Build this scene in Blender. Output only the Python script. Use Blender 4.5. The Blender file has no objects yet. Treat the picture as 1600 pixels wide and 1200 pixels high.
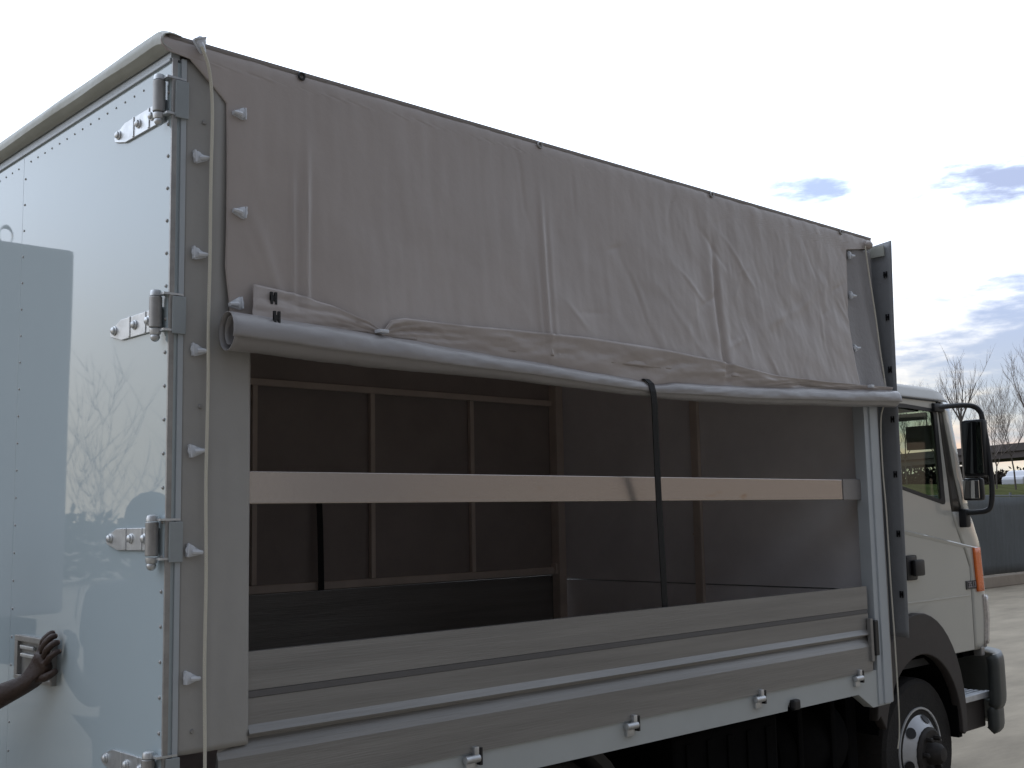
import bpy, bmesh, math, random
from mathutils import Vector, Matrix, noise
R=math.radians; PI=math.pi
sc=bpy.context.scene; col=sc.collection
random.seed(7)
# ---------------------------------------------------------------- camera
cd=bpy.data.cameras.new('camera'); cam=bpy.data.objects.new('camera',cd); col.objects.link(cam)
cd.sensor_width=36; cd.lens=1790/1600*36; cd.clip_start=.05; cd.clip_end=3000
_m=Matrix(((0.7309477318118814,-0.06452266988653294,-0.679376359928559),(-0.6821618132124159,-0.09716782527959486,-0.7247162716023305),(-0.01925289468662926,0.9931743244774036,-0.11503950297631652)))
# Blender camera looks along local -Z ; columns of the matrix are camera right, up, back
cam.matrix_world=Matrix.Translation((-1.433,-2.894,1.64))@_m.to_4x4()
sc.camera=cam
# ---------------------------------------------------------------- sky
SUN_AZ=80.0; SUN_EL=8.0            # degrees, azimuth measured from +X towards +Y
w=bpy.data.worlds.new('World'); sc.world=w; w.use_nodes=True
nt=w.node_tree; nt.nodes.clear()
def N(t,**k):
    n=nt.nodes.new(t)
    for a,b in k.items(): setattr(n,a,b)
    return n
def put(i,v):
    if isinstance(v,bpy.types.NodeSocket): nt.links.new(v,i)
    else: i.default_value=v
def M(op,a,b=0.0,c=0.0,clamp=False):
    n=N('ShaderNodeMath',operation=op,use_clamp=clamp); put(n.inputs[0],a); put(n.inputs[1],b); put(n.inputs[2],c); return n.outputs[0]
def SS(x,a,b):
    n=N('ShaderNodeMapRange',interpolation_type='SMOOTHSTEP'); put(n.inputs[0],x); n.inputs[1].default_value=a; n.inputs[2].default_value=b; n.inputs[3].default_value=0; n.inputs[4].default_value=1; return n.outputs[0]
def MIXC(f,a,b):
    n=N('ShaderNodeMix',data_type='RGBA'); put(n.inputs[0],f); put(n.inputs[6],a); put(n.inputs[7],b); return n.outputs[2]
tc=N('ShaderNodeTexCoord'); sep=N('ShaderNodeSeparateXYZ'); nt.links.new(tc.outputs['Generated'],sep.inputs[0])
dx,dy,dz=sep.outputs
el=M('MULTIPLY',M('ARCSINE',dz),180/PI); az=M('MULTIPLY',M('ARCTAN2',dy,dx),180/PI)
cs=N('ShaderNodeCombineXYZ'); put(cs.inputs[0],M('MULTIPLY',az,.38)); put(cs.inputs[1],M('MULTIPLY',el,1.4)); 
nz=N('ShaderNodeTexNoise'); nt.links.new(cs.outputs[0],nz.inputs['Vector']); nz.inputs['Scale'].default_value=1.0; nz.inputs['Detail'].default_value=6; nz.inputs['Roughness'].default_value=.6
nf=M('SUBTRACT',nz.outputs[0],.5)
def ell(a0,e0,ra,re,rough=1.3,lo=1.15,hi=.75,tilt=0.0):
    u=M('DIVIDE',M('SUBTRACT',az,a0),ra); v=M('DIVIDE',M('SUBTRACT',M('SUBTRACT',el,e0),M('MULTIPLY',M('SUBTRACT',az,a0),tilt)),re)
    d=M('SQRT',M('ADD',M('MULTIPLY',u,u),M('MULTIPLY',v,v)))
    return SS(M('ADD',d,M('MULTIPLY',nf,rough)),lo,hi)
sky=N('ShaderNodeTexSky',sky_type='NISHITA',sun_disc=False); sky.sun_elevation=R(SUN_EL); sky.sun_rotation=R(90-SUN_AZ); sky.altitude=100; sky.air_density=1.0; sky.dust_density=1.0; sky.ozone_density=2.0
# cloud sheet: bright towards the low sun, dull away from it
cosd=M('COSINE',M('MULTIPLY',M('SUBTRACT',az,SUN_AZ),PI/180))
L=M('ADD',.56,M('MULTIPLY',SS(cosd,-.75,.85),1.65))
hz=SS(el,16,1)
cc=MIXC(hz,(.82,.92,1.08,1),(1.0,.90,.72,1))
cc=MIXC(M('MULTIPLY',SS(el,6,0),SS(cosd,.5,-.9)),cc,(1.0,.70,.55,1))
glow=M('MULTIPLY',M('MULTIPLY',SS(el,4.2,3.0),SS(el,1.6,2.6)),SS(az,60,30))
cc=MIXC(M('MULTIPLY',glow,.75),cc,(1.0,.66,.50,1))
Ld=M('MULTIPLY',L,M('SUBTRACT',1.25,M('MULTIPLY',hz,.62)))
patch=M('MAXIMUM',M('MAXIMUM',ell(31.6,15.45,2.6,.7,2.4,1.3,.3),ell(22.6,14.9,4.4,1.15,2.4,1.3,.3)),ell(10,8.0,20.5,6.0,1.0,1.15,.65,-.12))
streak=M('MAXIMUM',ell(27.6,8.9,2.6,.8,.8),ell(24,11.2,3.5,.35,.6))
blue=M('MULTIPLY',patch,M('SUBTRACT',1.0,M('MULTIPLY',streak,.9)))
away=M('MULTIPLY',SS(nz.outputs[0],.55,.35),SS(cosd,.1,-.4))
blue=M('MAXIMUM',blue,M('MULTIPLY',away,.25))
pk=M('MULTIPLY',ell(22.6,14.9,4.4,1.15,2.4,1.3,.3),.55)
b1=N('ShaderNodeBackground'); nt.links.new(sky.outputs[0],b1.inputs[0]); b1.inputs[1].default_value=.13
vs_=N('ShaderNodeVectorMath',operation='SCALE'); put(vs_.inputs[0],cc); put(vs_.inputs[3],Ld)
bc=MIXC(SS(el,2,10),(.80,.92,1.06,1),(.50,.66,1.12,1)); bc=MIXC(M('MULTIPLY',pk,1.5),bc,(.42,.48,.86,1))
cc2=MIXC(M('MULTIPLY',blue,.8),vs_.outputs[0],bc)
b2=N('ShaderNodeBackground'); put(b2.inputs[0],cc2); b2.inputs[1].default_value=1.0
mx=N('ShaderNodeMixShader'); put(mx.inputs[0],M('MULTIPLY',blue,.22)); nt.links.new(b2.outputs[0],mx.inputs[1]); nt.links.new(b1.outputs[0],mx.inputs[2])
out=N('ShaderNodeOutputWorld'); nt.links.new(mx.outputs[0],out.inputs[0])
sl=bpy.data.lights.new('sun','SUN'); sl.energy=.6; sl.angle=R(10); sl.color=(1,.86,.68)
so=bpy.data.objects.new('sun',sl); col.objects.link(so)
sv=Vector((math.cos(R(SUN_AZ))*math.cos(R(SUN_EL)),math.sin(R(SUN_AZ))*math.cos(R(SUN_EL)),math.sin(R(SUN_EL))))
so.rotation_euler=sv.to_track_quat('Z','Y').to_euler()
sc.view_settings.view_transform='Standard'; sc.view_settings.look='None'; sc.view_settings.exposure=-.33; sc.view_settings.gamma=1
# ---------------------------------------------------------------- materials
MT={}
def mat(name,c,rough=.5,metal=0,spec=.5,ior=1.45,var=0,vs=4,bump=0,bs=40,stretch=(1,1,1),coat=0,c2=None,thr=(.4,.6),trans=0,wob=0,wobs=1.5):
    m=bpy.data.materials.new(name); m.use_nodes=True; t=m.node_tree; b=t.nodes['Principled BSDF']
    b.inputs['Base Color'].default_value=(*c,1); b.inputs['Roughness'].default_value=rough; b.inputs['Metallic'].default_value=metal
    b.inputs['Specular IOR Level'].default_value=spec; b.inputs['IOR'].default_value=ior; b.inputs['Coat Weight'].default_value=coat; b.inputs['Coat Roughness'].default_value=.03
    b.inputs['Transmission Weight'].default_value=trans
    tcn=t.nodes.new('ShaderNodeTexCoord'); mp=t.nodes.new('ShaderNodeMapping'); mp.inputs['Scale'].default_value=stretch; t.links.new(tcn.outputs['Object'],mp.inputs[0])
    if var or c2:
        n=t.nodes.new('ShaderNodeTexNoise'); n.inputs['Scale'].default_value=vs; n.inputs['Detail'].default_value=7; n.inputs['Roughness'].default_value=.62; t.links.new(mp.outputs[0],n.inputs['Vector'])
        r=t.nodes.new('ShaderNodeValToRGB'); t.links.new(n.outputs[0],r.inputs[0])
        a=c2 if c2 else tuple(min(1,x*(1-var)) for x in c); d=c if c2 else tuple(min(1,x*(1+var)) for x in c)
        lo,hi=thr if c2 else (.25,.75)
        r.color_ramp.elements[0].position=lo; r.color_ramp.elements[1].position=hi
        r.color_ramp.elements[0].color=(*a,1); r.color_ramp.elements[1].color=(*d,1); t.links.new(r.outputs[0],b.inputs['Base Color'])
    last=None
    for (amt,s,dist) in ((bump,bs,.01),(wob,wobs,.2)):
        if amt:
            n=t.nodes.new('ShaderNodeTexNoise'); n.inputs['Scale'].default_value=s; n.inputs['Detail'].default_value=4 if dist<.1 else 0; t.links.new(mp.outputs[0],n.inputs['Vector'])
            u=t.nodes.new('ShaderNodeBump'); u.inputs['Strength'].default_value=amt; u.inputs['Distance'].default_value=dist; t.links.new(n.outputs[0],u.inputs['Height'])
            if last: t.links.new(last,u.inputs['Normal'])
            last=u.outputs[0]
    if last: t.links.new(last,b.inputs['Normal'])
    MT[name]=m; return m
mat('canvas',(.41,.36,.335),.36,spec=.5,var=.05,vs=3,bump=.07,bs=45)
mat('canvas_roll',(.31,.295,.295),.33,spec=.55,var=.06,vs=5,bump=.12,bs=30)
mat('canvas_corner',(.345,.334,.318),.42,spec=.5,var=.06,vs=4,bump=.08,bs=45)
mat('groove_shade',(.12,.115,.115),.6)  # dark tone standing in for the shade inside the board groove
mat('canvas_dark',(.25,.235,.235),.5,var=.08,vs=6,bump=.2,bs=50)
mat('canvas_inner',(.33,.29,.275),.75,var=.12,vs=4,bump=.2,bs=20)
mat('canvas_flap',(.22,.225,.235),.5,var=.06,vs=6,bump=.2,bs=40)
mat('drape',(.36,.36,.32),.5,var=.10,vs=8,bump=.3,bs=25)
mat('panel_blue',(.39,.45,.475),.02,spec=.6,ior=1.5,var=.02,vs=1.2,wob=.006,wobs=1.6)
mat('alu_dull',(.30,.325,.335),.45,metal=.1,var=.08,vs=12)
mat('zinc',(.55,.56,.57),.38,metal=.75,var=.18,vs=30)
mat('steel_dull',(.33,.32,.31),.45,metal=.6,var=.2,vs=20)
mat('seal',(.02,.02,.022),.6)
mat('alu_white',(.42,.45,.475),.38,spec=.5,var=.05,vs=5)
mat('board',(.25,.242,.232),.38,metal=.3,var=.2,vs=6,stretch=(.14,1,3.5),bump=.14,bs=60)
mat('slat',(.45,.405,.375),.24,metal=.75,c2=(.40,.31,.24),thr=(.27,.36),vs=9,stretch=(.9,1,1.6),bump=.03,bs=80)
mat('slat_end',(.26,.245,.24),.5,metal=.4,var=.1,vs=8)
mat('beam_white',(.45,.475,.475),.4,var=.05,vs=4)
mat('cord',(.70,.66,.56),.8,bump=.6,bs=500)
mat('plastic_white',(.62,.64,.68),.4)
mat('black',(.012,.012,.014),.45)
mat('black_matte',(.004,.004,.0045),.9,spec=.1,var=.3,vs=12)
mat('strap_black',(.008,.008,.009),.7,bump=.3,bs=300)
mat('inner_wall',(.74,.72,.73),.6,var=.08,vs=4)
mat('inner_rail',(.60,.52,.46),.5,var=.1,vs=6)
mat('floor_ply',(.20,.16,.14),.7,var=.2,vs=9)
mat('cab_paint',(.47,.46,.42),.25,spec=.5,coat=.5,var=.02,vs=3,wob=.01,wobs=3)
mat('cab_top',(.40,.385,.36),.5,spec=.3,var=.04,vs=3)
mat('fender',(.045,.038,.036),.6,var=.1,vs=12,bump=.1,bs=150)
mat('rubber',(.018,.016,.015),.85,var=.25,vs=18,bump=.5,bs=120)
mat('rim',(.50,.51,.53),.4,metal=.4,var=.1,vs=14)
mat('hub',(.03,.026,.024),.7,var=.4,vs=30)
mat('bumper',(.055,.06,.058),.45,var=.1,vs=10,bump=.08,bs=180)
mat('step',(.58,.60,.64),.4,metal=.7,var=.15,vs=25)
mat('orange',(.80,.16,.02),.2,spec=.6,bump=.5,bs=90)
mat('lens_clear',(.55,.50,.46),.12,spec=.7,var=.25,vs=60,bump=.5,bs=70)
mat('interior',(.05,.05,.052),.8,var=.15,vs=12)
mat('visor',(.34,.32,.30),.8)
mat('trim_dark',(.05,.045,.04),.3,spec=.4)
mat('badge',(.045,.045,.048),.4)
mat('badge_text',(.35,.32,.34),.4)
mat('mirror_glass',(.10,.11,.12),.03,metal=1)
mat('mirror_small',(.75,.77,.78),.03,metal=1)
mat('skin',(.042,.024,.018),.5,var=.18,vs=30,bump=.3,bs=90)
mat('nail',(.20,.13,.10),.35)
mat('shirt',(.04,.05,.07),.9,var=.15,vs=25,bump=.3,bs=60)
mat('trousers',(.03,.032,.04),.9,var=.2,vs=20,bump=.3,bs=60)
mat('hair',(.01,.008,.007),.8,bump=.8,bs=160)
mat('shoe',(.02,.016,.013),.5)
mat('concrete',(.27,.23,.175),.9,spec=.15,var=.30,vs=1.4,stretch=(.5,1.3,1),bump=.6,bs=14)
mat('kerbstone',(.30,.25,.20),.85,var=.16,vs=2.2,bump=.4,bs=15)
mat('netting',(.095,.103,.107),.85,var=.16,vs=5,stretch=(3,1,.4),bump=.5,bs=60)
mat('post_metal',(.12,.13,.14),.6)
mat('bank_grass',(.075,.078,.035),.95,spec=0,var=.45,vs=.9,bump=.8,bs=4)
mat('hedge',(.045,.038,.033),.95,spec=0,var=.35,vs=3)
mat('hedge_green',(.04,.055,.02),.95,var=.35,vs=3)
mat('bark',(.10,.085,.075),.95,var=.3,vs=8,bump=.8,bs=20)
mat('twig',(.22,.185,.17),.95,var=.2,vs=5)
mat('bridge_concrete',(.05,.042,.042),.9,var=.15,vs=.6)
mat('car_paint',(.55,.57,.60),.2,coat=.6)
mat('glass_dark',(.02,.024,.028),.6,spec=.05)
mat('lorry_box',(.33,.32,.335),.55,var=.06,vs=2,wob=.02,wobs=.8)
mat('wall_clad',(.12,.115,.12),.75,var=.12,vs=1.2,stretch=(3,3,.3))
mat('roof_clad',(.09,.09,.10),.6,var=.1,vs=2)
g=bpy.data.materials.new('glass'); g.use_nodes=True; t=g.node_tree; t.nodes.clear()
o_=t.nodes.new('ShaderNodeOutputMaterial'); m_=t.nodes.new('ShaderNodeMixShader'); tr=t.nodes.new('ShaderNodeBsdfTransparent'); gl=t.nodes.new('ShaderNodeBsdfGlossy'); fr=t.nodes.new('ShaderNodeLayerWeight'); pw=t.nodes.new('ShaderNodeMath'); pw.operation='POWER'; pw.inputs[1].default_value=4; t.links.new(fr.outputs['Facing'],pw.inputs[0]); ma_=t.nodes.new('ShaderNodeMath'); ma_.operation='MULTIPLY_ADD'; ma_.inputs[1].default_value=.5; ma_.inputs[2].default_value=.03; t.links.new(pw.outputs[0],ma_.inputs[0])
tr.inputs[0].default_value=(.74,.80,.74,1); gl.inputs['Roughness'].default_value=.02; fr.inputs[0].default_value=.5
t.links.new(ma_.outputs[0],m_.inputs[0]); t.links.new(tr.outputs[0],m_.inputs[1]); t.links.new(gl.outputs[0],m_.inputs[2]); t.links.new(m_.outputs[0],o_.inputs[0]); MT['glass']=g
def translucent(name,frac,c):
    m=MT[name]; t=m.node_tree; b=t.nodes['Principled BSDF']; o=[n for n in t.nodes if n.type=='OUTPUT_MATERIAL'][0]
    x=t.nodes.new('ShaderNodeMixShader'); y=t.nodes.new('ShaderNodeBsdfTranslucent'); y.inputs[0].default_value=(*c,1); x.inputs[0].default_value=frac
    t.links.new(b.outputs[0],x.inputs[1]); t.links.new(y.outputs[0],x.inputs[2]); t.links.new(x.outputs[0],o.inputs[0])
mat('canvas_roof',(.38,.35,.33),.4,spec=.4,var=.05,vs=3,bump=.1,bs=40)
translucent('canvas_roof',.38,(.40,.33,.29)); translucent('canvas_inner',.07,(.36,.29,.25))
# ---------------------------------------------------------------- mesh helpers
class MB:
    def __init__(s): s.v=[]; s.f=[]; s.m=[]
    def face(s,*i,m=0): s.f.append(tuple(i)); s.m.append(m)
    def add(s,vs,fs,m=0):
        k=len(s.v); s.v+= [tuple(p) for p in vs]
        for f in fs: s.f.append(tuple(k+i for i in f)); s.m.append(m)
    def box(s,x0,x1,y0,y1,z0,z1,m=0,b=0):
        if b:
            bm=bmesh.new(); bmesh.ops.create_cube(bm,size=1)
            for v in bm.verts: v.co=Vector((x0+(x1-x0)*(v.co.x+.5),y0+(y1-y0)*(v.co.y+.5),z0+(z1-z0)*(v.co.z+.5)))
            bmesh.ops.bevel(bm,geom=bm.edges[:],offset=b,segments=2,affect='EDGES',profile=.6)
            bm.verts.index_update(); s.add([v.co for v in bm.verts],[[v.index for v in f.verts] for f in bm.faces],m); bm.free(); return s
        V=[(x,y,z) for x in (x0,x1) for y in (y0,y1) for z in (z0,z1)]
        s.add(V,[(0,1,3,2),(4,6,7,5),(0,4,5,1),(2,3,7,6),(0,2,6,4),(1,5,7,3)],m); return s
    def tube(s,pts,r,n=8,m=0,cap=True,flat=1.0):
        pts=[Vector(p) for p in pts]; rs=r if isinstance(r,(list,tuple)) else [r]*len(pts); rings=[]
        up=None
        for i,p in enumerate(pts):
            d=(pts[min(i+1,len(pts)-1)]-pts[max(i-1,0)]).normalized()
            if up is None: up=Vector((0,0,1)) if abs(d.z)<.9 else Vector((1,0,0))
            a=d.cross(up).normalized(); b=a.cross(d).normalized(); up=b
            rings.append([p+(a*math.cos(2*PI*j/n)+b*math.sin(2*PI*j/n)*flat)*rs[i] for j in range(n)])
        V=[q for r_ in rings for q in r_]; F=[]
        for i in range(len(pts)-1):
            for j in range(n): F.append((i*n+j,i*n+(j+1)%n,(i+1)*n+(j+1)%n,(i+1)*n+j))
        if cap: F.append(tuple(range(n))[::-1]); F.append(tuple((len(pts)-1)*n+j for j in range(n)))
        s.add(V,F,m); return s
    def lathe(s,prof,n=24,axis='y',c=(0,0,0),m=0):  # prof: (r, h) along the axis
        V=[]
        for r,h in prof:
            for j in range(n):
                a=2*PI*j/n; u,v=r*math.cos(a),r*math.sin(a)
                V.append({'y':(c[0]+u,c[1]+h,c[2]+v),'x':(c[0]+h,c[1]+u,c[2]+v),'z':(c[0]+u,c[1]+v,c[2]+h)}[axis])
        F=[(i*n+j,i*n+(j+1)%n,(i+1)*n+(j+1)%n,(i+1)*n+j) for i in range(len(prof)-1) for j in range(n)]
        F.append(tuple(range(n))); F.append(tuple((len(prof)-1)*n+j for j in range(n)))
        s.add(V,F,m); return s
    def prism(s,poly,y0,y1,m=0,axis='y'):
        n=len(poly); mk=(lambda a,b,h:(a,h,b)) if axis=='y' else ((lambda a,b,h:(h,a,b)) if axis=='x' else (lambda a,b,h:(a,b,h)))
        V=[mk(a,b,y0) for a,b in poly]+[mk(a,b,y1) for a,b in poly]
        F=[tuple(range(n)),tuple(range(2*n-1,n-1,-1))]+[(i,(i+1)%n,n+(i+1)%n,n+i) for i in range(n)]
        s.add(V,F,m); return s
    def grid(s,fn,nu,nv,m=0,close=False):
        V=[fn(i/nu,j/nv) for i in range(nu+1) for j in range(nv+1)]
        F=[(i*(nv+1)+j,(i+1)*(nv+1)+j,(i+1)*(nv+1)+j+1,i*(nv+1)+j+1) for i in range(nu) for j in range(nv)]
        s.add(V,F,m); return s
    def ball(s,c,r,m=0,sx=1,sy=1,sz=1,n=8):
        pr=[(math.sin(PI*i/n)*r+1e-5,-math.cos(PI*i/n)*r) for i in range(n+1)]
        k=len(s.v); s.lathe(pr,n*2,'z',(0,0,0),m)
        for i in range(k,len(s.v)): v=s.v[i]; s.v[i]=(c[0]+v[0]*sx,c[1]+v[1]*sy,c[2]+v[2]*sz)
        return s
    def build(s,name,mats,parent=None,smooth=False,solid=0,bevel=0,label=None,auto=True):
        me=bpy.data.meshes.new(name); me.from_pydata(s.v,[],s.f)
        mats=mats if isinstance(mats,(list,tuple)) else [mats]
        for q in mats: me.materials.append(MT[q])
        me.polygons.foreach_set('material_index',s.m)
        bm=bmesh.new(); bm.from_mesh(me); bmesh.ops.recalc_face_normals(bm,faces=bm.faces[:])
        if smooth:
            for f in bm.faces: f.smooth=True
            if auto:
                for e in bm.edges:
                    if len(e.link_faces)==2 and e.calc_face_angle(0)>R(35): e.smooth=False
        bm.to_mesh(me); bm.free(); me.update()
        return link(name,me,parent,solid,bevel,label)
def link(name,me,parent=None,solid=0,bevel=0,label=None):
    o=bpy.data.objects.new(name,me); col.objects.link(o)
    if parent: 
        o.parent=parent; o.matrix_parent_inverse=Matrix.Translation(-world_loc(parent))
    if solid: q=o.modifiers.new('s','SOLIDIFY'); q.thickness=solid; q.offset=0
    if bevel: q=o.modifiers.new('b','BEVEL'); q.width=bevel; q.segments=2; q.limit_method='ANGLE'
    if label: o['label']=label
    return o
def world_loc(o):
    v=Vector((0,0,0))
    if o.type=='EMPTY': v=Vector(o.location)
    return v
def plate(name,outer,holes,c0,th,matn,parent,axis='y',bevel=0,label=None):
    cu=bpy.data.curves.new('t','CURVE'); cu.dimensions='2D'; cu.fill_mode='BOTH'; cu.extrude=th/2
    for pl in [outer]+list(holes):
        sp=cu.splines.new('POLY'); sp.points.add(len(pl)-1)
        for i,(a,b) in enumerate(pl): sp.points[i].co=(a,b,0,1)
        sp.use_cyclic_u=True
    tmp=bpy.data.objects.new('t',cu); col.objects.link(tmp); bpy.context.view_layer.update()
    me=bpy.data.meshes.new_from_object(tmp.evaluated_get(bpy.context.evaluated_depsgraph_get())); bpy.data.objects.remove(tmp)
    for v in me.vertices:
        a,b,h=v.co; v.co=(a,c0+h,b) if axis=='y' else (c0+h,a,b)
    me.materials.clear(); me.materials.append(MT[matn]); me.name=name
    bm=bmesh.new(); bm.from_mesh(me); bmesh.ops.remove_doubles(bm,verts=bm.verts[:],dist=1e-5); bmesh.ops.recalc_face_normals(bm,faces=bm.faces[:]); bm.to_mesh(me); bm.free()
    return link(name,me,parent,0,bevel,label)
def tag(o,label=None,cat=None,group=None,kind=None):
    for k,v in (('label',label),('category',cat),('group',group),('kind',kind)):
        if v: o[k]=v
    return o
def thing(name,loc,label,cat,group=None):
    o=bpy.data.objects.new(name,None); col.objects.link(o); o.location=loc; o.empty_display_size=.2
    return tag(o,label,cat,group)
def rect(x0,z0,x1,z1): return [(x0,z0),(x1,z0),(x1,z1),(x0,z1)]
def fbm(x,y,z=0,o=3):
    a,s,r=1.0,0.0,1.0
    for _ in range(o): s+=a*noise.noise(Vector((x*r,y*r,z*r))); a*=.5; r*=2.1
    return s
def sst(a,b,x):
    t=max(0,min(1,(x-a)/(b-a))); return t*t*(3-2*t)
def lerp_tab(tab,x):
    if x<=tab[0][0]: return tab[0][1]
    for (a,b),(c,d) in zip(tab,tab[1:]):
        if x<=c: t=(x-a)/(c-a); t=t*t*(3-2*t)*.4+t*.6; return b+(d-b)*t
    return tab[-1][1]
# ---------------------------------------------------------------- ground
b=MB(); b.box(-400,600,-400,600,-.5,0); gd=b.build('ground','concrete'); tag(gd,kind='structure')
# ================================================================ TRUCK
T=thing('truck',(1.9,1.1,0),'white small truck with grey canvas box, side curtain rolled up and open side','truck')
W=2.18; H=3.005; LX=3.757
# --- load floor, chassis
MB().box(.03,3.70,.02,W-.02,.86,.89).build('load_floor','floor_ply',T)
b=MB(); b.box(.03,5.0,.62,.70,.60,.80); b.box(.03,5.0,W-.70,W-.62,.60,.80)
for x in (.3,1.0,1.7,2.4,3.1,3.6): b.box(x,x+.06,.08,W-.08,.80,.858)
b.box(.05,4.9,.70,W-.70,.62,.70); b.build('chassis','black_matte',T)
tb=MB().box(2.28,3.02,.16,.60,.36,.74,b=.02)
for k in range(5): tb.box(2.36+k*.14,2.40+k*.14,.152,.16,.42,.70,b=.003)
tb.build('tool_box','black_matte',T)
ft=MB(); ft.lathe([(.001,0),(.20,0),(.21,.02),(.21,.56),(.20,.58),(.001,.58)],28,'x',(3.12,.42,.52)); ft.box(3.24,3.28,.20,.64,.30,.76,b=.005); ft.box(3.52,3.56,.20,.64,.30,.76,b=.005)
ft.build('fuel_tank','black_matte',T,smooth=True)
MB().box(3.74,3.84,.25,.60,.35,.80,b=.02).build('battery_box','black_matte',T)
plate('rear_mudguard',[(1.62+.47*math.cos(a),.36+.47*math.sin(a)) for a in [PI*i/16 for i in range(17)]]+[(1.62-.43*math.cos(a),.36+.43*math.sin(a)) for a in [PI*i/16 for i in range(17)]],[],.42,.44,'black',T)
# --- wheels
def wheel(cx,cy,cz,r,side=-1,front=True):
    h=MB(); s=side; wd=.20
    pr=[(r*.62,0),(r*.93,-.0),(r*.985,.015),(r,.035),(r,wd-.035),(r*.985,wd-.015),(r*.93,wd),(r*.62,wd)]
    h.lathe([(a,-s*(b_)) for a,b_ in pr],40,'y',(cx,cy,cz))
    ty=h.build('wheel','rubber',T,smooth=True)
    k=MB(); n=40; rr=r*.62
    if front: prof=[(rr,.02),(rr*.97,-.006),(rr*.93,-.006),(rr*.90,.02),(rr*.86,.012),(rr*.52,-.055),(rr*.46,-.06)]
    else: prof=[(rr,.02),(rr*.97,-.004),(rr*.93,-.004),(rr*.88,.03),(rr*.80,.09),(rr*.42,.10),(rr*.3,.06)]
    k.lathe([(a,-s*b_) for a,b_ in prof],n,'y',(cx,cy,cz)); k.build('rim','rim',ty,smooth=True)
    q=MB()
    sl_=(-.055-.012)/(rr*(.52-.86))
    for i in range(6):
        a=2*PI*(i+.3)/6; rc=rr*.72; yy=(.012+(-.055-.012)*((.86-.72)/(.86-.52))) if front else .094
        c=Vector((cx+rc*math.cos(a),cy-s*(yy-.006),cz+rc*math.sin(a))); tv=Vector((-math.sin(a),0,math.cos(a))); rv=Vector((math.cos(a),-s*.85*(1 if front else 0),math.sin(a)))
        V=[c+tv*.034*math.cos(u)*(.9)+rv*.021*math.sin(u) for u in [2*PI*j/14 for j in range(14)]]; q=MB(); q.add(V,[tuple(range(14))]); q.build('vent_hole','black',ty)
    hb=MB()
    y1=.06 if front else .02
    hb.lathe([(.001,-s*(-y1-.075)),(.035,-s*(-y1-.07)),(.052,-s*(-y1-.05)),(.06,-s*(-y1-.0)),(rr*.50,-s*(-y1-.006)),(rr*.56,-s*(-y1+.004)),(rr*.57,-s*(-y1+.05))],24,'y',(cx,cy,cz)) 
    for i in range(6):
        a=2*PI*i/6; hb.lathe([(.013,-s*(-y1+.01)),(.013,-s*(-y1-.03)),(.008,-s*(-y1-.036))],6,'y',(cx+rr*.36*math.cos(a),cy,cz+rr*.36*math.sin(a)))
    hb.build('hub','hub',ty,smooth=True)
wheel(4.345,.19,.375,.375,-1,True); wheel(1.62,.22,.375,.375,-1,False)
wheel(4.345,W-.19,.375,.375,1,True); wheel(1.62,W-.22,.375,.375,1,False)
# --- sill beam and front stake
plate('sill_beam',[(.02,.885),(.02,.79),(2.86,.79)]+[(2.90-.042*math.cos(a),.79+.042*math.sin(a)) for a in [PI*i/8 for i in range(9)]]+[(2.95,.79),(3.436,.79),(3.56,.717),(3.725,.717),(3.725,.86),(3.60,.885)],[],.02,.05,'beam_white',T,bevel=.004)
MB().box(2.875,2.925,-.03,0.0,.79,.835,b=.01).build('side_marker','black',T)
MB().box(3.607,3.650,-.012,.05,.725,2.19,b=.003).box(3.648,3.722,-.020,.05,.725,2.19,b=.004).box(3.61,3.70,.01,.045,2.18,2.93).build('front_stake','alu_white',T)
MB().box(3.735,3.775,.006,.06,.72,2.95,b=.004).build('front_pillar','steel_dull',T)
MB().box(3.572,3.606,-.030,-.006,.955,1.12,b=.006).build('board_latch','black',T)
MB().box(3.545,3.568,-.024,-.002,.93,1.13,b=.004).build('latch_bar','board',T)
# --- side boards (near and far)
prof=[(0,1.279),(0,1.173),(.014,1.169),(.014,1.156),(0,1.152),(0,1.080),(-.010,1.064),(-.014,1.058),(-.012,1.053),(.010,1.048),(.010,1.042),(-.004,1.018),(-.012,1.0),(-.012,.886),(.02,.886),(.02,1.279)]
def board(y0,sgn,x0,x1,name):
    b=MB(); n=len(prof); V=[(x0 if z>1.03 else x0-.095*(sgn>0),y0+sgn*a,z) for a,z in prof]+[(x1,y0+sgn*a,z) for a,z in prof]
    F=[(i,(i+1)%n,n+(i+1)%n,n+i) for i in range(n)]+[tuple(range(n)),tuple(range(n,2*n))]
    b.add(V,F); return b.build(name,'board',T)
board(0,1,.249,3.566,'side_board'); board(W,-1,.05,3.70,'side_board')
for x in (1.05,1.828,2.633,3.415):
    b=MB(); b.lathe([(.008,0),(.013,.002),(.013,.06),(.008,.062)],12,'x',(x-.03,-.022,.868)); b.box(x+.01,x+.03,-.026,-.006,.868,.905,b=.003); b.box(x-.02,x+.02,-.018,-.004,.83,.862,b=.003)
    b.build('board_hinge','zinc',T,smooth=True)
    MB().box(x+.034,x+.044,-.026,-.008,.845,.90).build('board_hinge_bolt','black',T)
MB().box(.250,3.560,-.0012,.012,1.1535,1.1715).build('groove_shade_strip','groove_shade',T)  # flush dark strip: shade of the recessed groove put into its colour
# --- slats
MB().box(.12,3.445,.028,.052,1.691,1.785,b=.003).build('side_slat','slat',T)
MB().box(3.446,3.606,.024,.056,1.689,1.787,b=.003).build('slat_front','slat_end',T,label='dull grey front end of the slat')  # front end of the slat, darker than the rest
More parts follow.
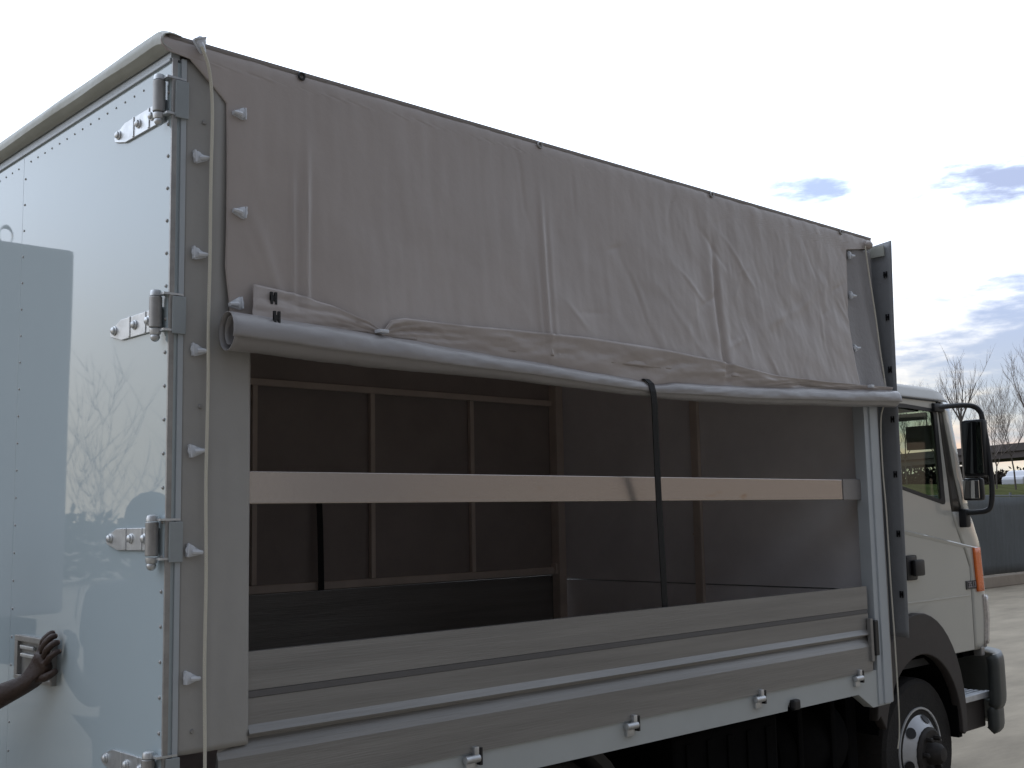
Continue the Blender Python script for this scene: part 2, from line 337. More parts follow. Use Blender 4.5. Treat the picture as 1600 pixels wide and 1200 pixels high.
# --- inside: far wall, bulkhead, roof
yf=W-.03
MB().box(.05,3.70,yf,yf+.012,1.28,2.99).build('far_curtain','canvas_inner',T)
MB().box(.05,3.66,yf-.035,yf-.004,1.288,1.328,b=.003).build('far_rail','inner_rail',T)
MB().box(.05,3.66,yf-.030,yf-.004,2.318,2.352,b=.003).build('far_rail','inner_rail',T)
for x in (1.50,2.22,2.93): MB().box(x,x+.028,yf-.030,yf-.004,1.33,2.317,b=.003).build('far_stake','inner_rail',T)
MB().box(3.60,3.66,yf-.07,yf-.004,.9,2.98,b=.004).box(3.585,3.60,yf-.05,yf-.01,1.29,1.35).build('corner_pillar','inner_rail',T)
b=MB(); b.box(3.70,3.73,.03,W-.03,.89,1.248); b.box(3.703,3.73,.03,W-.03,1.254,2.98)
b.build('bulkhead','inner_wall',T)
b=MB().box(3.675,3.699,1.055,1.075,.9,2.98).box(3.685,3.699,1.078,1.112,.9,2.98); b.box(3.672,3.68,1.05,1.11,1.52,1.53); b.build('bulkhead_stiffener','inner_rail',T)
for x in (.05,.75,1.45,2.15,2.85,3.6): MB().box(x,x+.03,.055,W-.04,2.93,2.965,b=.003).build('roof_bow','inner_rail',T)
MB().box(.02,3.74,.02,.05,2.90,2.97).build('top_rail','steel_dull',T)
# --- roof canvas with rounded side edges and a lumpy rear drape
def roof(u,v):
    s=v*2-1; y=W/2+s*(W/2+.008); z=H+.016-.02*abs(s)**14-.003*math.sin(u*37)*(1-abs(s))
    return (-.02+u*(LX+.03),y,z)
b=MB(); b.grid(roof,60,40); b.grid(lambda u,v:(-.02+u*(LX+.03),-.008-.006*(1-v),H-.004-.02*v),60,2); b.build('roof_canvas','canvas_roof',T,smooth=True,solid=.003)
DX=[(0,.015),(.10,-.018),(.25,-.034),(.45,-.042),(.62,-.040),(.8,-.026),(1,-.012)]; DZ=[(0,H+.019),(.10,H+.018),(.25,H+.008),(.45,H-.012),(.62,H-.030),(.8,H-.042),(1,H-.050)]
def drape(u,v):
    y=-.018+u*(W+.036); n=fbm(y*2.3,1.7,v*1.2,2); e=sst(0,.10,y); 
    zo=-.024*(1-sst(-.018,.03,y))*(1-v)
    return (lerp_tab(DX,v)-.007*n*math.sin(v*PI)*e,y,lerp_tab(DZ,v)+.002*n*v*e+zo)
MB().grid(drape,160,16).build('roof_drape','drape',T,smooth=True,solid=.003,label='pale canvas edge of the roof cover folded over the rear')
MB().box(-.008,.02,-.002,W,2.936,2.99,b=.002).build('door_header','alu_white',T)
# --- pillar canvas, rear corner
def pillar(u,v):
    z=2.945-(2.945-1.03)*v; x=.036+u*.212
    return (x,-.004-.004*math.sin(u*PI)+.004*fbm(x*12,z*1.6,0,2)-.006*math.exp(-((x-.125)/.018)**2)*(.5+.5*fbm(2,z*1.2,1,1)),z-.008*u*0)
MB().grid(pillar,24,120).build('corner_canvas','canvas_corner',T,smooth=True,solid=.003,label='narrow strip of grey canvas covering the rear corner, with white hooks')
# --- metal corner post, door seal
MB().box(.021,.037,-.010,.03,.93,2.94,b=.002).build('corner_post','alu_white',T)
MB().box(.0085,.0205,-.001,.03,.93,2.925).build('door_seal','seal',T)
MB().box(-.007,.008,-.012,-.0045,.93,2.935,b=.001).build('door_edge_trim','steel_dull',T)
MB().box(.012,.10,-.004,.06,.79,.93,b=.004).build('post_foot','beam_white',T)
# --- doors
RV=None
def door(y0,y1,hinge_near):
    d=MB().box(-.006,.028,y0,y1,.80,2.928,b=.0008).build('rear_door','panel_blue',T)
    L=[(y0+.05+k*.062,2.892,.75) for k in range(int((y1-y0)/.062))]
    if not hinge_near: L=L[:8]
    for k in range(22):
        z=2.84-k*.092
        if hinge_near: L.append((y0+.014,z,1.15)); L.append((y1-.018,z,.9))
    for (y,z,sc_) in L:
        global RV
        if RV is None:
            q=MB(); q.lathe([(.005,0),(.004,-.0025),(.0015,-.004)],8,'x'); RV=q.build('rivet','steel_dull',None); o=RV
        else: o=RV.copy(); col.objects.link(o)
        o.parent=d; o.location=(-.006,y,z); o.scale=(sc_,)*3
    e=MB(); e.box(-.013,-.005,y0,y1,2.926,2.936,b=.002)
    e.build('door_top_trim','alu_white',d)
    return d
D=door(-.004,1.1015,True); D2=door(1.1025,W,False)
# --- hinges
def hinge(zs,zb0,zb1,lab):
    h=MB(); yb=.026; xb=-.028
    # tapered strap with rounded nose on the door
    pl=[(.03,zs+.030),(.28,zs+.028),(.335,zs+.010),(.352,zs-.002),(.345,zs-.016),(.275,zs-.033),(.03,zs-.033)]
    h.prism(pl,-.013,-.006,axis='x')
    for yy in (.115,.215): h.box(-.016,-.006,yy,yy+.008,zs-.031,zs+.029)
    H_=h.build('door_hinge','zinc',T,bevel=.0015,label=lab)
    k=MB(); k.lathe([(.016,zb0+.022),(.0175,zb0+.024),(.0175,zb1-.022),(.016,zb1-.020)],18,'z',(xb,yb,0)); k.build('barrel','steel_dull',H_,smooth=True)
    for z,s in ((zb1,-1),(zb0,1)):
        k=MB()
        k.lathe([(.006,z),(.014,z+s*.003),(.016,z+s*.010),(.016,z+s*.018)],18,'z',(xb,yb,0))
        k.box(xb+.004,.034,-.014,yb-.004,z+s*.014-.003,z+s*.014+.003)
        if s>0: k.ball((xb,yb,zb0-.004),.013)
        k.build('knuckle','zinc',H_,smooth=True)
    k=MB(); k.box(.001,.040,-.018,-.011,zb0+.004,zb1-.02,b=.002); k.build('side_plate','alu_dull',H_)
    for yy in (.12,.20,.325) if False else (.095,.185,.318):
        q=MB(); q.lathe([(.014,0),(.014,-.003),(.011,-.004),(.010,-.009),(.005,-.012)],14,'x',(-.013,yy if yy>.1 else .10,zs)); q.build('bolt','zinc',H_,smooth=True)
hinge(2.795,2.760,2.892,'topmost door hinge'); hinge(2.203,2.150,2.278,'second door hinge from the top'); hinge(1.600,1.532,1.664,'third door hinge from the top'); hinge(.989,.93,1.048,'lowest door hinge')
# --- recessed latch on the door
b=MB(); y0,y1,z0,z1=.70,1.015,1.15,1.288
for a in ((y0,y1,z1-.018,z1),(y0,y1,z0,z0+.014),(y0,y0+.016,z0+.014,z1-.018),(y1-.026,y1,z0+.014,z1-.018)): b.box(-.022,-.005,*a,b=.002)
LA=b.build('door_latch','steel_dull',D,label='recessed metal latch under the hand')
MB().box(-.009,-.0065,y0+.016,y1-.026,z0+.014,z1-.018).build('latch_pan','board',D)
MB().box(-.020,-.011,.86,.975,1.246,1.258,b=.003).box(-.024,-.011,.80,.96,1.222,1.234,b=.003).build('latch_handle','zinc',D)
# --- upper curtain
XR=[(0,3.50),(1,3.50)]
CRS=[]
_r=random.Random(5)
for _ in range(46):
    cx_=1.3+2.2*_r.random()**.7; CRS.append((cx_,_r.uniform(2.25,2.9),_r.choice((-1,1))*_r.uniform(.35,1.5),_r.uniform(.08,.26),_r.uniform(-.0034,.0034)))
def curt(u,v):
    z=3.008-v*.808
    if z>2.945: xl=-.012-.034*math.sin(PI*min(1,max(0,(z-2.935)/.085)))
    elif z>2.842: t=(2.945-z)/(2.945-2.842); xl=.037+t*(.155-.037)
    elif z>2.36: xl=.155+.004*math.sin((z-2.36)*6)
    else: xl=.155+(2.36-z)*.12
    if z>2.945: xr=3.768
    elif z>2.90: xr=3.768-(2.945-z)/.045*.275
    else: xr=3.493+.02*math.sin(z*7)
    x=xl+u*(xr-xl); t=(3.0-z)/.8
    y=-.016-.050*t*t*sst(.1,.7,x)-.006*t
    # soft rounding at the roof edge
    y+=.016*math.exp(-(3.0-z)/.012)
    low=sst(2.86,2.55,z)
    r=lambda c,wd:math.exp(-((x-c)/wd)**2)
    wob=.008*math.sin(z*5.0)
    y-=.011*r(.418+wob,.009)*low+.008*r(.372+wob*.7,.007)*sst(2.75,2.5,z)
    y-=.011*r(1.410+wob,.011)*low+.003*r(1.37,.01)*sst(2.6,2.4,z)+.003*r(1.45+wob,.012)*low
    y+=.011*r(2.432,.014)*low-.006*r(2.465,.03)*low-.005*r(2.395,.03)*low
    y-=.004*r(.27+(2.45-z)*.35,.02)*sst(2.6,2.42,z)
    rt=sst(1.1,2.6,x)
    y+=(.0035+.005*rt)*fbm(x*2.2+z*1.1,z*2.4,3,3)*low
    y+=.0030*rt*fbm(x*9+z*3.5,z*4-x*2,5,3)+.0016*fbm(x*16,z*3.2,9,2)
    for (px,pz,ang,L_,am) in ((2.9,2.5,.55,.5,.007),(2.75,2.42,.7,.4,.005),(3.15,2.62,.9,.35,.006),(2.2,2.38,-.6,.45,.007),(1.95,2.45,-.9,.4,.006),(.25,2.40,-.9,.16,.006),(3.3,2.7,1.3,.3,.005),(1.75,2.55,-1.25,.3,.005),(2.62,2.72,-1.3,.25,.005)):
        dx_,dz_=x-px,z-pz; a_=dx_*math.cos(ang)+dz_*math.sin(ang); c_=-dx_*math.sin(ang)+dz_*math.cos(ang)+.04*math.sin(a_*6)
        y-=.3*am*math.exp(-(c_/.018)**2-(a_/L_*2)**2)
    if x>1.1:
        for (px,pz,ang,L_,am) in CRS:
            dx_,dz_=x-px,z-pz
            if dx_*dx_+dz_*dz_<L_*L_:
                a_=dx_*math.cos(ang)+dz_*math.sin(ang); c_=-dx_*math.sin(ang)+dz_*math.cos(ang)+.02*math.sin(a_*14)
                y-=am*math.exp(-(c_/.011)**2-(a_/L_*1.9)**2)
    return (x,y,z)
MB().grid(curt,420,110).build('side_curtain','canvas',T,smooth=True,auto=False,solid=.003)
# hem under the roof edge at the cord corner
for x in (.409,1.425,2.450,3.477):
    q=MB()
    q.grid(lambda u,v,x=x:(x+(.010+.004*math.cos(v*2*PI))*math.cos(u*2*PI),-.019+.004*math.sin(v*2*PI),2.985+(.010+.004*math.cos(v*2*PI))*math.sin(u*2*PI)),16,6)
    q.build('eyelet','steel_dull' if x>1 else 'black',T,smooth=True)
# front strip of canvas behind the curtain
def fstrip(u,v):
    z=2.935-v*.72; t=(2.935-z)/.72
    x=3.44+u*(.33)
    return (x,-.004-.050*t*t-.004*t+.004*math.sin(u*9+z*2)+.003*fbm(x*8,z*3,2,2),z)
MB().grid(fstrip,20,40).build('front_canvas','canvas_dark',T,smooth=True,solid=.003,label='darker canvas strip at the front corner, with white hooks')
# --- cord hooks
def hookmesh():
    b=MB(); n=14
    b.prism([(-.024,.022),(-.018,.026),(-.010,.022),(.018,.008),(.024,.006),(.024,-.006),(.014,-.010),(-.012,-.018),(-.022,-.017)],-.010,-.002)
    b.lathe([(.017,0),(.017,-.004),(.011,-.007)],14,'y',(-.012,-.010,.004)); b.box(-.024,-.018,-.020,-.002,-.017,.024,b=.002); b.tube([(-.005,-.012,0),(.010,-.018,0),(.026,-.019,0)],[.010,.008,.006],8)
    return b.build('cord_hook','plastic_white',T,smooth=True)
hk=hookmesh(); first=True
def yc(x,z):
    return curt((x-.155)/(3.5-.155),(3.0-z)/.8)[1]
HK=[(.080,2.662,-.006,1),(.080,2.384,-.006,1),(.082,2.112,-.006,1),(.078,1.834,-.006,1),(.074,1.562,-.006,1),(.070,1.226,-.006,1),(.194,2.815,None,-1),(.197,2.522,None,-1),(.185,2.252,None,-1),(3.555,2.878,-.010,1),(3.535,2.675,-.018,1),(3.515,2.412,-.036,1),(.068,2.985,-.020,2)]
for (x,z,y,sd) in HK:
    o=hk if first else hk.copy()
    if not first: col.objects.link(o); o.parent=T; o.matrix_parent_inverse=hk.matrix_parent_inverse.copy()
    first=False
    if y is None: y=yc(x,z)+.002
    o.location=(x,y,z); o.scale=((sd if abs(sd)==1 else 1)*.86,.86,.86)
    if sd==2: o.rotation_euler=(0,R(70),0); o.scale=(.9,.9,.9)
    else: o.rotation_euler=(R(random.uniform(-4,4)),R(random.uniform(-9,9)),R(random.uniform(-5,5)))
for x,z in ((.091,2.769),(.090,1.958),(.077,1.088)): MB().lathe([(.007,0),(.005,-.004)],10,'y',(x,-.010,z)).build('rivet','steel_dull',T)
# --- curtain roll: one spiral sheet
RC=[(.13,2.165),(.62,2.150),(1.22,2.136),(1.85,2.114),(1.962,2.108),(2.10,2.116),(2.5,2.124),(3.2,2.152),(3.80,2.180)]
RR=[(.13,.060),(.35,.060),(.62,.057),(1.22,.040),(1.80,.034),(1.962,.026),(2.10,.037),(2.6,.041),(3.2,.043),(3.80,.045)]
def roll(u,v):
    x=.13+u*3.67; cz=lerp_tab(RC,x); r=lerp_tab(RR,x)
    th=v*2*PI*1.7; rad=r*(.66+.34*v)+.0038*fbm(x*5,math.cos(th),math.sin(th),3)*v+.0016*fbm(x*22+3*th,math.cos(th)*2,math.sin(th)*2,2)*v-.006*math.exp(-((x-.56-.03*math.sin(th))/.02)**2)*v*max(0,math.cos(th-5.0))
    x2=x+ (.006*math.sin(th+.5)+.02*(1-v))*max(0,1-u*14)
    a=th-.9
    return (x2,-.068+rad*math.cos(a),cz+rad*math.sin(a))
MB().grid(roll,260,76).build('rolled_curtain','canvas_roll',T,smooth=True,auto=False,solid=.002)
# --- loose fold standing above the roll
FL=[(.235,2.315),(.36,2.302),(.474,2.280),(.60,2.245),(.66,2.215),(.70,2.255),(.75,2.265),(1.0,2.268),(1.266,2.276),(1.6,2.283),(1.946,2.278),(2.3,2.262),(2.8,2.225),(3.2,2.225),(3.82,2.238)]
def fold(u,v):
    x=.235+u*3.54; zt=lerp_tab(FL,x); r=lerp_tab(RR,x); zb=lerp_tab(RC,x)+r*.80
    z=zt+(zb-zt)*v
    bul=math.sin(v*PI)
    y0=-.030-.052*sst(.2,.8,x)*0
    yt=curt(min(1,(x-.155)/3.34),min(1,(3.0-zt)/.8))[1]-.016; yb=-.070
    y=yt+(yb-yt)*v-.010*bul*fbm(x*3.5,v*1.5,7,3)-(.004+.006*max(0,1-abs(u-.12)/.12))*bul*fbm(x*14+v*7,v*3.5,3,3)
    return (x-.018*v*(1-min(1,u*9)),y,z)
MB().grid(fold,260,14).build('loose_fold','canvas',T,smooth=True,auto=False,solid=.003)
b=MB()
for (cx_,cz_,yy) in ((.290,2.278,-.058),(.268,2.212,-.112)):
    b=MB(); b.box(cx_-.010,cx_-.003,yy-.004,yy+.004,cz_-.018,cz_+.018); b.box(cx_+.004,cx_+.011,yy-.004,yy+.004,cz_-.018,cz_+.018); b.box(cx_-.010,cx_+.011,yy-.003,yy+.003,cz_-.007,cz_+.007)
    b.build('curtain_buckle','black',T)
MB().box(.630,.665,-.112,-.082,2.205,2.216,b=.003).build('curtain_clip','plastic_white',T)
MB().box(3.52,3.545,-.112,-.09,2.218,2.232,b=.003).build('curtain_clip','plastic_white',T)
# --- cords
def cord(pts,r=.0048):
    P=[Vector(p) for p in pts]; Q=[]
    for i in range(len(P)-1):
        p0,p1,p2,p3=P[max(i-1,0)],P[i],P[i+1],P[min(i+2,len(P)-1)]
        for k in range(10):
            t=k/10; Q.append(.5*((2*p1)+(-p0+p2)*t+(2*p0-5*p1+4*p2-p3)*t*t+(-p0+3*p1-3*p2+p3)*t*t*t))
    Q.append(P[-1]); return MB().tube(Q,r,7).build('cord','cord',T,smooth=True)
cord([(.062,-.045,2.975),(.084,-.040,2.934),(.099,-.032,2.882),(.106,-.030,2.789),(.1035,-.030,2.60),(.104,-.029,2.381),(.101,-.030,2.18),(.102,-.030,2.02),(.100,-.028,1.75),(.103,-.029,1.496),(.102,-.028,1.25),(.105,-.030,1.025),(.104,-.03,.84),(.103,-.03,.7)])
cord([(3.68,-.028,2.945),(3.70,-.030,2.80),(3.728,-.036,2.60),(3.745,-.042,2.417),(3.755,-.050,2.28),(3.75,-.052,2.18),(3.735,-.030,2.08),(3.732,-.026,1.85),(3.737,-.030,1.628),(3.740,-.03,1.3),(3.748,-.03,1.014),(3.75,-.03,.713),(3.742,-.03,.58),(3.72,-.03,.509)],.0036)
MB().ball((3.715,-.02,2.955),.028,sz=.8).build('cord_knot','canvas',T,smooth=True)
# --- open front flap, perpendicular to the side
def flap(u,v):
    z=2.990-v*1.972; return (3.85+.006*math.sin(z*2.3),.05-u*(.128-.030*v)+.003*math.sin(z*3),z-.015*(1-u)*(1-v))
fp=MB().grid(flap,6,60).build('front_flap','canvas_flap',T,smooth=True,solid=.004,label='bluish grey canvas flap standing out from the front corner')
MB().box(3.838,3.846,-.040,.055,2.915,2.970).build('flap_panel','drape',fp)
for z in (2.818,2.60,2.335,2.085,1.812,1.52,1.225):
    yy=-.040+ (2.818-z)/1.6*.012
    b=MB(); xx=3.838
    b.box(xx,xx+.006,yy-.009,yy-.003,z-.016,z+.016); b.box(xx,xx+.006,yy+.003,yy+.009,z-.016,z+.016); b.box(xx,xx+.006,yy-.009,yy+.009,z-.006,z+.006); b.build('flap_slot','black',fp)
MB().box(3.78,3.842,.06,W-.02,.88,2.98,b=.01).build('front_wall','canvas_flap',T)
# ================================================================ cab
YC=W/2; YS=.17
def E_(z):
    return lerp_tab([(.84,5.0),(1.30,5.0),(1.60,4.83),(1.66,4.815),(2.2,4.735),(2.26,4.71)],z)
def S_(z): return lerp_tab([(.84,5.07),(1.0,5.095),(1.16,5.085),(1.41,5.065),(1.55,4.98),(1.63,4.90),(1.9,4.82),(2.2,4.745),(2.26,4.72)],z)
def Rr_(z): return lerp_tab([(.84,.34),(1.16,.36),(1.41,.36),(1.63,.46),(2.2,.46),(2.26,.46)],z)
def plan(z,s,off=0.0):
    """s 0..1 : near side edge -> centre of the front, 1..2 far half"""
    far=s>1
    if far: s=2-s
    e,st,r=E_(z),S_(z),Rr_(z)
    L1=max(.001,st-e); L2=r*PI/2; L3=(YC-YS-r)
    d=s*(L1+L2+L3)
    if d<L1: x,y,nx,ny=e+d,YS,0,-1
    elif d<L1+L2:
        a=(d-L1)/r; x,y,nx,ny=st+r*math.sin(a),YS+r*(1-math.cos(a)),math.sin(a),-math.cos(a)
    else: k=(d-L1-L2); x,y,nx,ny=st+r+.03*math.sin(k/L3*PI/2),YS+r+k,1,0
    x+=nx*off; y+=ny*off
    if far: y=2*YC-y
    return (x,y,z)
def svals(z,a):   # arc angle (deg) -> s on near half
    e,st,r=E_(z),S_(z),Rr_(z); L1=max(.001,st-e); L2=r*PI/2; L3=(YC-YS-r); return (L1+r*R(a))/(L1+L2+L3)
cabE=[(4.02,.84)]
side=[(4.02,.84),(4.02,2.24)]+[(4.02+ (4.71-4.02)*i/4,2.24) for i in range(1,5)]+[(E_(z),z) for z in (2.2,2.0,1.8,1.66,1.60,1.5,1.4,1.3,1.1,.95,.84)]
arch=[(4.345+.50*math.cos(a),.50+.52*math.sin(a)) for a in [PI-PI*i/18 for i in range(19)] if .50+.52*math.sin(a)>=.84 ]
side=[(4.02,2.24)]+[(4.02+(4.71-4.02)*i/4,2.24) for i in range(1,5)]+[(E_(z),z) for z in (2.2,2.0,1.8,1.66,1.60,1.5,1.4,1.3,1.1,.95,.84)]+[(4.745,.84)]+[(4.345+.47*math.cos(a),.62+.44*math.sin(a)) for a in [R(d) for d in range(32,125,6)]]+[(4.02,.98)]
win=[(4.10,2.205),(4.40,2.206),(4.700,2.196),(4.715,2.17),(4.752,1.675),(4.742,1.664),(4.72,1.664),(4.28,1.745),(4.10,1.77)]
door_holes=[]
CB=thing  # alias unused
cb=plate('cab',side,[win],YS+.02,.04,'cab_paint',T,bevel=.004)
plate('cab',side,[win],W-YS-.02,.04,'cab_paint',T,bevel=.004)
for yy in (YS+.022,W-YS-.022):
    plate('side_window',win,[],yy,.004,'glass',cb)
# window rubber frame
def inset(pl,d):
    c=(sum(p[0] for p in pl)/len(pl),sum(p[1] for p in pl)/len(pl)); return [(p[0]+(c[0]-p[0])*d,p[1]+(c[1]-p[1])*d) for p in pl]
win_in=[(4.10,2.185),(4.40,2.186),(4.668,2.178),(4.680,2.16),(4.708,1.70),(4.700,1.688),(4.28,1.762),(4.10,1.79)]
for yy,k in ((YS+.004,0),(W-YS-.004,1)): plate('window_seal',win,[win_in],yy,.012,'black',cb)
# door groove lines: front shut line, waist crease, lower light crease
MB().box(4.12,4.98,YS-.003,YS+.001,1.142,1.150,b=.001).build('door_crease','cab_paint',cb)
b=MB(); 
for i in range(12):
    x=4.1+i*.085; z=1.555-.012*i; b.add([(x,YS-.0015,z),(x+.085,YS-.0015,z-.012),(x+.085,YS-.006,z-.018),(x,YS-.006,z-.006),(x,YS-.0015,z-.022),(x+.085,YS-.0015,z-.034)],[(0,1,2,3),(3,2,5,4)])
b.build('waist_crease','cab_paint',cb)
# front shell
def shell(z0,z1,a0,a1,off=0,nz=14,ns=30,mir=False):
    b=MB()
    def f(u,v):
        z=z0+(z1-z0)*u; s0=(0 if a0 is None else svals(z,a0)); s1=(1 if a1 is None else svals(z,a1)); s=s0+(s1-s0)*v
        p=plan(z,s,off); return (p[0],2*YC-p[1],p[2]) if mir else p
    b.grid(f,nz,ns); return b
b=MB(); 
for m_ in (False,True):
    q=shell(.84,1.62,None,None,0,20,36,m_); b.add(q.v,q.f)
b.build('front_panel','cab_paint',cb,smooth=True,solid=.006,auto=False)
for m_ in (False,True):
    shell(1.62,2.24,None,4,0,12,4,m_).build('pillar_trim','trim_dark',cb,smooth=True,solid=.006)
    shell(1.62,2.24,4,30,.002,12,8,m_).build('windscreen_pillar','cab_paint',cb,smooth=True,solid=.02)
b=MB()
for m_ in (False,True):
    q=shell(1.62,2.24,30,None,0,10,24,m_); b.add(q.v,q.f)
b.build('windscreen','glass',cb,smooth=True)
b=MB().box(5.0,5.0,0,0,0,0) if False else MB()
def outline(z,inset_,n=30):
    P=[]
    zz=min(z,2.24)
    for i in range(n+1): x,y,_=plan(zz,i/n,-inset_); P.append((x,y,z))
    for i in range(n-1,-1,-1): x,y,_=plan(zz,i/n,-inset_); P.append((x,2*YC-y,z))
    P.append((4.02,2*YC-YS-inset_,z)); P.append((4.02,YS+inset_,z)); return P
rings=[outline(2.238,-.006),outline(2.25,-.010),outline(2.262,-.004),outline(2.270,.006),outline(2.300,.022),outline(2.322,.055),outline(2.338,.11),outline(2.350,.22),outline(2.355,.38)]
n=len(rings[0]); V=[p for r_ in rings for p in r_]; F=[(i*n+j,i*n+(j+1)%n,(i+1)*n+(j+1)%n,(i+1)*n+j) for i in range(len(rings)-1) for j in range(n)]; F.append(tuple((len(rings)-1)*n+j for j in range(n)))
b=MB(); b.add(V,F); b.build('cab_roof','cab_top',cb,smooth=True)
MB().box(4.03,4.73,YS-.010,YS-.001,2.238,2.246,b=.002).build('drip_rail','black',cb)
# cab interior
b=MB(); b.box(4.02,4.06,YS+.04,W-YS-.04,.84,1.55); b.box(4.02,4.06,YS+.04,W-YS-.04,2.0,2.24); b.box(4.02,4.06,YS+.04,.5,1.55,2.0); b.box(4.02,4.06,W-.5,W-YS-.04,1.55,2.0); b.build('cab_rear_wall','cab_paint',cb)
MB().box(4.06,4.95,YS+.05,W-YS-.05,.80,.84).build('cab_floor','interior',cb)
b=MB(); b.box(4.85,5.15,YS+.12,W-YS-.12,1.25,1.56,b=.04); b.build('dashboard','interior',cb)
for y0 in (.38,1.28):
    b=MB().box(4.22,4.68,y0,y0+.48,1.0,1.16,b=.04).box(4.12,4.24,y0,y0+.48,1.12,1.62,b=.04); b.build('seat','interior',cb,smooth=True)
MB().box(4.66,4.70,YS+.10,W-YS-.10,2.19,2.235).build('header_lining','interior',cb)
MB().box(4.90,4.94,.34,.60,2.16,2.20).box(4.925,4.94,.295,.475,1.985,2.125,b=.004).box(4.93,4.935,.34,.345,2.12,2.18).build('sun_visor','visor',cb)
# steering wheel (far side, left hand drive)
b=MB(); b.grid(lambda u,v:(4.70+.10*math.sin(u*2*PI)*1+.012*math.cos(v*2*PI),1.55+.20*math.cos(u*2*PI),1.50+.16*math.sin(u*2*PI)+.012*math.sin(v*2*PI)),28,8); b.build('steering_wheel','interior',cb,smooth=True)
# lamps
for m_ in (False,True):
    shell(1.162,1.411,-4,10,.008,8,6,m_).build('indicator','orange',cb,smooth=True,solid=.012)
    shell(.862,1.128,10,62,.010,8,16,m_).build('headlight','lens_clear',cb,smooth=True,solid=.015)
    shell(.85,1.14,8,12.5,.006,8,3,m_).build('headlight_trim','lens_clear',cb,smooth=True,solid=.010)
# badge
bd=MB().box(4.935,5.063,YS-.006,YS+.001,1.180,1.228,b=.002).build('model_badge','badge',cb)
tx=bpy.data.curves.new('t','FONT'); tx.body='35.13'; tx.size=.045; tx.extrude=.001; tx.align_x='CENTER'; tx.align_y='CENTER'
to=bpy.data.objects.new('t',tx); col.objects.link(to); bpy.context.view_layer.update(); me=bpy.data.meshes.new_from_object(to.evaluated_get(bpy.context.evaluated_depsgraph_get())); bpy.data.objects.remove(to)
for v in me.vertices: a,b_,h=v.co; v.co=(4.999+a,YS-.008-h,1.204+b_)
me.materials.clear(); me.materials.append(MT['badge_text']); link('badge_number',me,cb)
# handle
b=MB().box(4.26,4.37,YS-.012,YS+.002,1.265,1.395,b=.012).box(4.30,4.405,YS-.040,YS-.014,1.285,1.372,b=.012); b.build('door_handle','black',cb,smooth=True)
# fender arch
def arc(cx,cz,rx,rz,a0,a1,n=22): return [(cx+rx*math.cos(R(a0+(a1-a0)*i/n)),cz+rz*math.sin(R(a0+(a1-a0)*i/n))) for i in range(n+1)]
outer=arc(4.30,.52,.475,.575,-9,172)+[(3.86,.62)]; inner=arc(4.31,.46,.405,.42,168,-4)+[(4.735,.415)]
plate('fender',outer+inner,[],YS-.015,.05,'fender',cb,bevel=.008)
b=MB(); pts=arc(4.31,.46,.415,.43,0,172); b.grid(lambda u,v:(pts[int(round(u*22))][0],.17+v*.36,pts[int(round(u*22))][1]),22,2); b.build('fender_liner','black_matte',cb,solid=.006)
MB().box(4.70,4.742,YS-.02,YS+.25,.40,.84).build('mud_flap','black_matte',cb)
# bumper and step
def bump(off,z0,z1,a0,a1):
    b=MB()
    for m_ in (False,True):
        def f(u,v,m_=m_):
            z=z0+(z1-z0)*u; s0=svals(1.0,a0); s1=1; s=s0+(s1-s0)*v; p=plan(1.0,s,off-.012*abs(u*2-1)**8); 
            return (p[0],2*YC-p[1],z) if m_ else (p[0],p[1],z)
        q=MB(); q.grid(f,12,26); b.add(q.v,q.f)
    return b
bump(.055,.515,.80,-3,90).build('bumper','bumper',cb,smooth=True,solid=.05,auto=False)
bump(.035,.385,.51,-3,90).build('bumper_valance','bumper',cb,smooth=True,solid=.05,auto=False)
st=MB().box(4.742,5.12,YS+.02,YS+.32,.40,.585,b=.01); ST=st.build('step','fender',cb)
b=MB(); 
for k in range(7): b.box(4.80,5.115,YS+.015+k*.033,YS+.036+k*.033,.586,.600,b=.003)
b.box(4.78,5.125,YS-.020,YS+.014,.568,.602,b=.004); b.build('step_tread','step',ST)
MB().box(4.742,5.15,YS+.30,YS+.33,.40,.84).box(4.742,5.15,YS+.05,YS+.3,.80,.845).build('step_recess','black_matte',cb)
MB().box(5.06,5.10,YS-.01,YS+.04,.80,.85,b=.006).build('bumper_bracket','steel_dull',cb)
